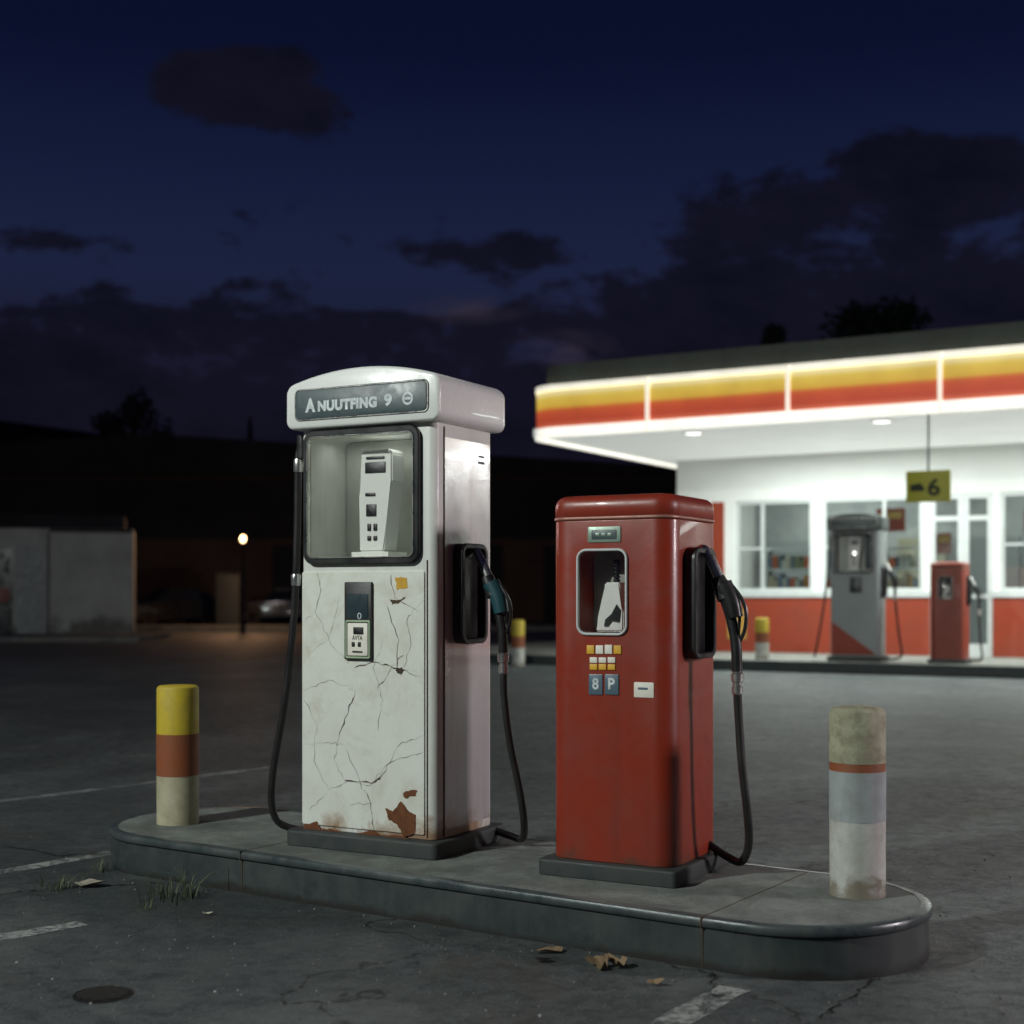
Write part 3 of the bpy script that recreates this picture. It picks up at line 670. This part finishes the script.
bm = B(); box(bm, a+.08, b-.08, .06, .066, .37, 2.84); link('pane', bm, 'shop_glass', dr, 0)
bm = B(); tube(bm, [(.10, -.0, 1.0), (.10, -.05, 1.05), (.10, -.05, 1.45), (.10, -.0, 1.5)], .015, 8, 4); link('handle', bm, 'steel', dr)
bm = B(); box(bm, -4.94, XR-.2, .2, 3.6, .1705, .175); link('floor', bm, 'pave', st, 0)
L, FY = -5.62, -4.93
bm = B(); box(bm, L+.1, RT, FY+.13, 7.2, H+.001, H+.12); link('soffit', bm, 'st_soffit_glow', st, 0)
bm = B(); RR = .55; P = [(RT, 7.4), (L+.12, 7.4)]+[(L+.12+RR-RR*math.cos(R(t)), FY+.12+RR-RR*math.sin(R(t))) for t in range(0, 91, 10)]+[(RT, FY+.12)]
loops(bm, [[(x, y, H+.13) for x, y in P], [(x, y, 4.80) for x, y in P]]); link('roof', bm, 'roof', st, 0)
def fascia(path, name):
    bm = B()
    bands = [(3.66, 3.81, 0, .02), (3.815, 4.385, 1, .0), (4.39, 4.475, 2, .015)]
    for z0, z1, mi, o in bands:
        prof = [(-o, z0), (-o, z1), (.1, z1), (.1, z0)]; Ls = []
        for (x, y, nx, ny) in path: Ls.append([(x+nx*-q, y+ny*-q, z) for q, z in prof])
        loops(bm, Ls, mi)
    return link(name, bm, ['tube', 'stripes', 'e_rim'], st, 0)
div = [-3.49-2.14*.62, -3.49, -1.31, .81, 2.95, 5.1, 7.25, 9.4, 11.55, 13.7, 15.85, 18, 20.15]
corner = [(L+RR-RR*math.cos(R(t)), FY+RR-RR*math.sin(R(t)), -math.cos(R(t)), -math.sin(R(t))) for t in range(0, 91, 9)]
fascia(corner+[(div[1]-.03, FY, 0, -1)], 'fascia_corner')
fascia([(L, 7.2, -1, 0), (L, FY+RR+.01, -1, 0)], 'fascia_side')
for a, b in zip(div[1:], div[2:]): fascia([(a+.03, FY, 0, -1), (b-.03, FY, 0, -1)], 'fascia_panel')
for a in div[1:]:
    bm = B(); box(bm, a-.027, a+.027, FY-.03, FY+.1, 3.662, 4.473); link('fascia_divider', bm, 'e_rim', st, 0)
for (x, y) in ((-3.1, -4.1), (-.2, -4.1), (3.7, -4.1)):
    bm = B(); lathe(bm, [(.14, H-.02), (.15, H-.015), (.15, H)], x, y, 20); hh = link('downlight', bm, 'st_frame', st)
    bm = B(); lathe(bm, [(.12, H-.026), (.13, H-.02)], x, y, 20); link('diffuser', bm, 'lamp_on', hh)
for (x, y, p) in ((-1.9, -2.1, 250), (3.2, -2.1, 260), (10, -2.6, 300)):
    l = light('AREA', 'canopy_light', (x, y, H-.06), p, (.91, 1, .96), 3.4, None, 1.2); l.parent = st; l.rotation_euler = (0, 0, 0)
for x in (-2.6, 1.8):
    l = light('AREA', 'room_light', (x, 1.8, H-.15), 120, (1, .98, .90), 2.4); l.parent = st
for x in (-3, .5, 4, 7.5):
    bm = B(); box(bm, x-.7, x+.7, 1.9, 2.3, H-.06, H-.01); link('ceiling_light', bm, 'tube', st, 0)
goods = [paint('goods_%d' % i, c, .5, 0, .3) for i, c in enumerate(((.48, .12, .04), (.5, .5, .44), (.14, .20, .28), (.50, .28, .06), (.34, .07, .04), (.20, .22, .12), (.55, .48, .34), (.12, .16, .18), (.5, .42, .34)))]
M.update({g.name: g for g in goods})
SL = ['white shop shelf behind the leftmost store window', 'white shop shelf inside the store behind the grey pump', 'white shop shelf just right of the store door', 'white shop shelf at the right edge inside the store']
WL = ['leftmost store window', 'window behind grey pump', 'window right of door', 'rightmost visible window']
for si, (sx_, y) in enumerate(((-3.75, .9), (-2.2, .9), (.9, 1.1), (2.6, 1.1))):
    sh = thing('store_shelf', SL[si], 'shelf', sw(sx_, y, .175), SR)
    for x in (0, 1.36): bm = B(); box(bm, x, x+.04, 0, .4, 0, 1.9); link('side_panel', bm, 'st_frame', sh, 0)
    for z in (.8, 1.12, 1.48, 1.85):
        bm = B(); box(bm, .041, 1.359, 0, .4, z, z+.03); link('shelf_board', bm, 'st_frame', sh, 0)
    for zi, z in enumerate((1.152, 1.512)):
        x = .05
        while x < 1.25:
            wd = random.uniform(.06, .11); hh = random.uniform(.14, .27); bm = B(); box(bm, x, x+wd-.012, .05, .3, z+.001, z+hh)
            bmesh.ops.bevel(bm, geom=bm.edges[:], offset=.008, segments=1, affect='EDGES')
            o = link('product_box', bm, random.choice(goods).name, None, 0); o.location = sw(sx_, y, .175); o.rotation_euler = (0, 0, SR)
            k = ['lower', 'upper'][zi]
            tag(o, 'small coloured package on the %s shelf in the %s' % (k, WL[si]), 'package', 'packages on the %s shelf in the %s' % (k, WL[si])); x += wd
def poster(x, z, w2, h2, mat, lb, y=-.03):
    t = thing('poster', lb, 'poster', sw(x, y, z), SR)
    bm = B(); box(bm, -w2/2, w2/2, 0, .012, 0, h2); link('sheet', bm, mat, t, 0)
    bm = B(); box(bm, -w2*.38, w2*.38, -.004, -.001, h2*.55, h2*.85); link('print', bm, 'goods_3', t, 0)
poster(-3.95, .4, .36, .55, 'goods_3', 'dull yellow poster on the orange wall right below the leftmost store window')
poster(-1.2, 2.3, .5, .4, 'st_orange', 'small orange poster inside the store window right of the grey pump', .14)
poster(-.30, 1.9, .25, .35, 'st_orange', 'small orange notice behind the glass of the store door', .14)
poster(1.3, 2.2, .6, .4, 'st_orange', 'orange poster inside the store window right of the door', .14)
t = thing('hanging_sign', 'square yellow green sign with number 6 hanging from the canopy above the door', 'sign', sw(.60, -4.70, 2.47), SR)
bm = B(); rbox(bm, .60, .05, 0, .43, .01, .01, seg=2); link('board', bm, 'sign_yellow', t)
bm = B(); tube(bm, [(0, 0, .41), (0, 0, 1.23)], .016, 8, smooth=False); link('rod', bm, 'slate', t)
text_mesh('lettering', '6', .17, .24, 'sign_ink', t, (.08, -.028, .20), bold=.03)
bm = B(); prismxz(bm, [(-.24, .15), (-.05, .15), (-.05, .2), (-.1, .26), (-.24, .24)], -.029, -.027); link('pictogram', bm, 'sign_ink', t, 0)
t = thing('gas_pump', 'distant tall grey gas pump with orange lower corner, in front of the store', 'gas pump', ((858-512)/F*21.9, 21.9, .17), R(-26))
t.scale = (1.14, 1.1, 1.185)
tall_pump(t, 'far_grey', 'far_head', 'far_grey', False, 'far_head')
bm = B(); prismxz(bm, [(-.31, .09), (.30, .09), (-.31, .52)], -.236, -.2285); link('orange_corner', bm, 'st_orange', t, 0)
bm = B(); plate(bm, .02, 1.0, .16, .2, -.238, -.229, .01); link('card_reader', bm, 'black', t)
holster(t, .333, -.02, .835, 1.24)
nozzle(t, .345, 0, 1.28, .40, 'black', [(.52, 0, .62), (.55, .01, .35), (.58, .04, .1), (.5, .1, .035), (.36, .15, .03)], .035)
bm = B(); tube(bm, [(-.345, -.19, 1.66), (-.362, -.2, 1.3), (-.40, -.2, .9), (-.50, -.2, .3), (-.56, -.18, .05)], .0155, 8, 6); link('hose', bm, 'rubber', t)
t = thing('gas_pump', 'distant short red gas pump standing in front of the store door', 'gas pump', ((950-512)/F*21.2, 21.2, .17), R(-26)); t.scale = (1.05, 1.1, 1.09)
short_pump(t, 'far_red', False)
nozzle(t, .25, 0, 1.17, .42, 'black', [(.405, 0, .55), (.42, .01, .3), (.43, .05, .07), (.30, .1, .03)], .05)

# ------------------------------------------------------------------ left background
def at(px, Y, z=0): return Vector(((px-512)/F*Y, Y, z))
t = thing('warehouse', 'long dark low warehouse beyond the road on the left', 'building', (0, 62, 0))
bm = B(); box(bm, -40, 7.5, 0, 14, 0, 6.4); link('wall', bm, 'dark_wall', t, 0)
bm = B(); prismxz(bm, [(-40.5, 6.41), (8, 6.41), (8, 6.8), (-16, 8.3), (-40.5, 6.8)], -.4, 14.4); link('roof', bm, 'dark_roof', t, 0)
bm = B(); box(bm, -40, 7.5, -.10, -.005, 3.7, 6.3); link('upper_cladding', bm, 'dark_roof', t, 0)
for x in (-30, -22.5, -9, -2, 3):
    bm = B(); box(bm, x-1.6, x+1.6, -.06, -.005, 0, 3.4); link('roller_door', bm, 'dark_roof', t, 0)
t = thing('kiosk', 'small white flat roofed kiosk at the far left edge', 'building', at(48, 40), R(14))
bm = B(); box(bm, -3.2, 2.35, 0, 3.0, 0, 3.1); link('wall', bm, 'shed', t, 0)
bm = B(); box(bm, -3.3, 2.1, -.12, 3.1, 3.11, 3.5); link('roof', bm, 'dark_roof', t, 0)
bm = B(); box(bm, -1.75, -.95, -.03, -.004, .1, 2.5); link('window', bm, 'dark_glass', t, 0)
bm = B(); box(bm, -.85, -.05, -.035, -.004, .05, 2.6); link('door', bm, 'far_grey', t, 0)
bm = B(); box(bm, 0, .04, -.05, -.004, 0, 3.0); box(bm, .05, 2.3, -.03, -.004, 3.0, 3.09); link('trim', bm, 'dark_roof', t, 0)
bm = B(); box(bm, -1.7, -1.05, -.06, -.035, 1.0, 1.4); link('notice', bm, 'far_red', t, 0)
t = thing('street_lamp', 'short lamp post with warm lit globe beyond the road', 'street lamp', at(243, 44))
bm = B(); lathe(bm, [(.09, 0), (.09, .25), (.045, .35), (.035, 2.8), (.06, 2.86)], seg=14); link('pole', bm, 'iron', t)
bm = B(); lathe(bm, [(.04, 2.865), (.06, 2.90), (.08, 2.97), (.06, 3.04), (.03, 3.07)], seg=18); link('globe', bm, 'lamp_warm', t)
light('POINT', 'globe_light', at(243, 46.5, 3.3), 260, (1, .55, .28), .15)
t = thing('utility_cabinet', 'dark grey utility cabinet standing beside the lamp post', 'cabinet', at(229, 50.5, .14), 0)
bm = B(); rbox(bm, .85, .5, .0, 1.8, .03, .03, seg=2); link('body', bm, 'plinth', t)
bm = B(); rbox(bm, .95, .6, 1.801, 1.88, .03, .03, seg=2); link('lid', bm, 'dark_roof', t)
def car(loc, rz, label):
    t = thing('parked_car', label, 'car', loc, rz)
    prof = [(-2.1, .32), (-2.15, .62), (-2.05, .85), (-1.6, .93), (-.95, .98), (1.15, 1.0), (1.95, .93), (2.12, .75), (2.12, .32)]
    bm = B(); Ls = []
    for y, k in ((-.86, .96), (-.82, 1.0), (.82, 1.0), (.86, .96)): Ls.append([(x*k, y, .32+(z-.32)*k) for x, z in prof])
    loops(bm, Ls); link('body', bm, 'carp', t)
    bm = B(); Ls = [[(-1.0, y0, .975), (-.4, y1, 1.40), (.75, y1, 1.42), (1.5, y0, .985)] for y0, y1 in ((-.78, -.60), (.78, .60))]
    loops(bm, Ls); link('cabin_glass', bm, 'dark_glass', t, 20)
    bm = B(); box(bm, -.42, .77, -.60, .60, 1.405, 1.45); link('roof', bm, 'carp', t, 0)
    for x in (-1.35, 1.3):
        for y in (-.80, .80):
            bm = B(); tube(bm, [(x, y-.1, .32), (x, y+.1, .32)], .32, 22, smooth=False); wl = link('wheel', bm, 'rubber', t)
            bm = B(); tube(bm, [(x, y-.115, .32), (x, y+.115, .32)], .19, 16, smooth=False); link('rim', bm, 'iron', wl)
    for y in (-.6, .6):
        bm = B(); box(bm, -2.17, -2.09, y-.17, y+.17, .62, .78); link('headlight', bm, 'far_grey', t, 0)
car(at(172, 52.5), R(40), 'dark parked car in the shadows right of the white kiosk')
car(at(285, 58), R(12), 'dark parked car in front of the warehouse, right of the lamp post')
t = thing('chimney_mast', 'thin dark mast rising above the warehouse roof', 'mast', at(250, 66, 0)); bm = B(); lathe(bm, [(.25, 0), (.12, 9), (.05, 9.6)], seg=8); link('shaft', bm, 'dark_roof', t)

def tree(name, label, loc, h, rw, group, seed, n=2600, lo=.35):
    rnd = random.Random(seed); t = thing(name, label, 'tree', loc, 0, group)
    bm = B(); tube(bm, [(0, 0, -.1), (.1, 0, h*.3), (-.1, .1, h*.6), (.05, 0, h*.85)], (h*.03, h*.008), 8, 4)
    cl = []
    for k in range(16):
        z = h*rnd.uniform(lo, .95); a = rnd.uniform(0, 6.28); q = rw*(1.05-abs(z/h-.6)*1.3)*rnd.uniform(.35, .9)
        c = Vector((math.cos(a)*q, math.sin(a)*q, z)); cl.append((c, rnd.uniform(.16, .34)*rw*1.1)); tube(bm, [(0, 0, z*.7), tuple(c*.6+Vector((0, 0, z*.35))), tuple(c)], (h*.010, h*.003), 5, 3)
    link('trunk', bm, 'bark', t)
    bm = B()
    for k in range(n):
        c, r = rnd.choice(cl); v = Vector((rnd.gauss(0, 1), rnd.gauss(0, 1), rnd.gauss(0, .8))); p = c+v.normalized()*r*rnd.random()**.5*1.3
        s = rnd.uniform(.08, .2)*h/10; a = Vector((rnd.uniform(-1, 1), rnd.uniform(-1, 1), rnd.uniform(-1, 1))).normalized(); b = a.orthogonal().normalized()
        bm.faces.new([bm.verts.new(p+a*s), bm.verts.new(p+b*s*.5), bm.verts.new(p-a*s), bm.verts.new(p-b*s*.5)])
    link('crown', bm, 'leaf', t, 0)
tree('tree', 'dark tree silhouette rising behind the warehouse on the left', at(133, 80), 12.8, 2.9, None, 1)
tree('tree', 'large dark tree top above the store roof near the right', at(882, 46), 11.1, 2.2, None, 2, 4500)
tree('tree', 'small dark tree top above the store roof, left of the larger one', at(790, 46), 10.5, 1.3, None, 3, 3000)
tree('tree', 'low dark tree directly behind the kiosk at the far left', at(25, 70), 9.0, 3.2, None, 4)

# ------------------------------------------------------------------ litter & weeds
def weed(px, py, n, h, label, spread=.12):
    g = gp(px, py); bm = B()
    for k in range(n):
        a = random.uniform(0, 6.28); r = random.random()*spread*.5; b = Vector((math.cos(a)*r, math.sin(a)*r, 0)); ln = random.uniform(.3, 1)*h
        d = Vector((math.cos(a+random.uniform(-.9, .9)), math.sin(a+random.uniform(-.9, .9)), 0)); s = Vector((-d.y, d.x, 0))*random.uniform(.001, .003); pr = None; fl = random.uniform(.6, 1.6)
        for i in range(5):
            q = i/4; p = b+d*(ln*fl*q*q)+Vector((0, 0, ln*math.sin(q*2.1)*.75)); ws = s*(1-q*.9)
            cur = (bm.verts.new(p-ws), bm.verts.new(p+ws))
            if pr: bm.faces.new((pr[0], pr[1], cur[1], cur[0]))
            pr = cur
    o = link('weed', bm, 'grass', None, 0); o.location = g; tag(o, label, 'weed')
weed(56, 890, 34, .10, 'leftmost small weed tuft growing from the asphalt near the painted line', .2)
weed(97, 872, 22, .09, 'short weed tuft behind the scrap of cardboard', .1)
weed(165, 899, 56, .11, 'spreading weed tuft at the foot of the island kerb', .28)
weed(190, 898, 16, .15, 'tall thin weed sprig against the kerb, right of the spreading tuft', .08)
weed(145, 910, 14, .05, 'tiny weed sprout in front of the spreading tuft', .10)
def scrap(px, py, r, mat, name, label, cat, lift=.02, n=9, sy=.6, group=None):
    g = gp(px, py); bm = B(); c = bm.verts.new((0, 0, .006)); ring_ = []
    for k in range(n):
        a = 6.283*k/n; q = r*random.uniform(.55, 1.1); ring_.append(bm.verts.new((math.cos(a)*q, math.sin(a)*q*sy, .006+random.random()*lift)))
    for k in range(n): bm.faces.new((c, ring_[k], ring_[(k+1) % n]))
    bmesh.ops.subdivide_edges(bm, edges=bm.edges[:], cuts=1, fractal=.3)
    o = link(name, bm, mat, None, 0); o.location = g; o.rotation_euler = (0, 0, random.uniform(0, 6)); tag(o, label, cat, group)
scrap(87, 887, .085, 'paper', 'cardboard_scrap', 'pale crumpled cardboard scrap among the weeds on the left', 'litter', .03)
for i, (px, py, r) in enumerate(((592, 966, .035), (602, 969, .045), (614, 965, .05), (622, 968, .035), (607, 962, .035))):
    scrap(px, py, r, 'dry', 'dry_leaf', 'dry brown leaf in the small heap below the red pump', 'leaf', .03, 7, group='heap of dry leaves by the kerb')
scrap(550, 953, .05, 'dry', 'dry_leaf', 'single flat leaf scrap left of the leaf heap', 'leaf', .012, 8)
scrap(655, 985, .04, 'dry', 'dry_leaf', 'single curled leaf right of the leaf heap', 'leaf', .02, 6)
scrap(545, 962, .035, 'iron', 'dark_scrap', 'small dark scrap in front of the flat leaf', 'litter', .01, 6)
scrap(207, 915, .03, 'paper', 'paper_scrap', 'tiny pale paper scrap near the kerb right of the weeds', 'litter', .01, 6)
g = gp(103, 995)
t = thing('drain_cover', 'small round dark iron cover set in the asphalt at bottom left', 'drain cover', g, R(25))
bm = B(); lathe(bm, [(.088, .0), (.088, .004), (.082, .006), (.081, .004), (.002, .004)], seg=28); link('plate', bm, 'iron', t)
for k in range(-3, 4):
    hw = math.sqrt(.075**2-(k*.021)**2); bm = B(); box(bm, -hw, hw, k*.021-.005, k*.021+.005, .0045, .0085); link('bar', bm, 'iron_bar', t, 0)
bm = B()
for k in range(3600):
    px = random.uniform(-40, 1060); py = random.uniform(820, 1030); p = gp(px, py); t_ = p.x*ca+p.y*sa; s_ = -p.x*sa+p.y*ca
    if T0-.02 < t_ < T1+.02 and S0-.02 < s_ < S1+.02: continue
    if not (S0-.35*random.random()**1.5 < s_ < S0 and T0 < t_ < T1) and random.random() > .3: continue
    r = random.uniform(.001, .003)+.004*random.random()**6
    n0 = len(bm.faces)
    bmesh.ops.create_icosphere(bm, subdivisions=1, radius=r, matrix=Matrix.Translation((p.x, p.y, r*.4)) @ Matrix.Scale(random.uniform(.5, 1), 4, (0, 0, 1)))
    if random.random() < .25:
        bm.faces.ensure_lookup_table()
        for f in bm.faces[n0:]: f.material_index = 1
tag(link('grit', bm, ['grit', 'grit_pale'], smooth=0), 'loose grit scattered on the asphalt along the kerb', 'grit', kind='stuff')

S.view_settings.view_transform = 'Standard'; S.view_settings.look = 'None'; S.view_settings.exposure = 0
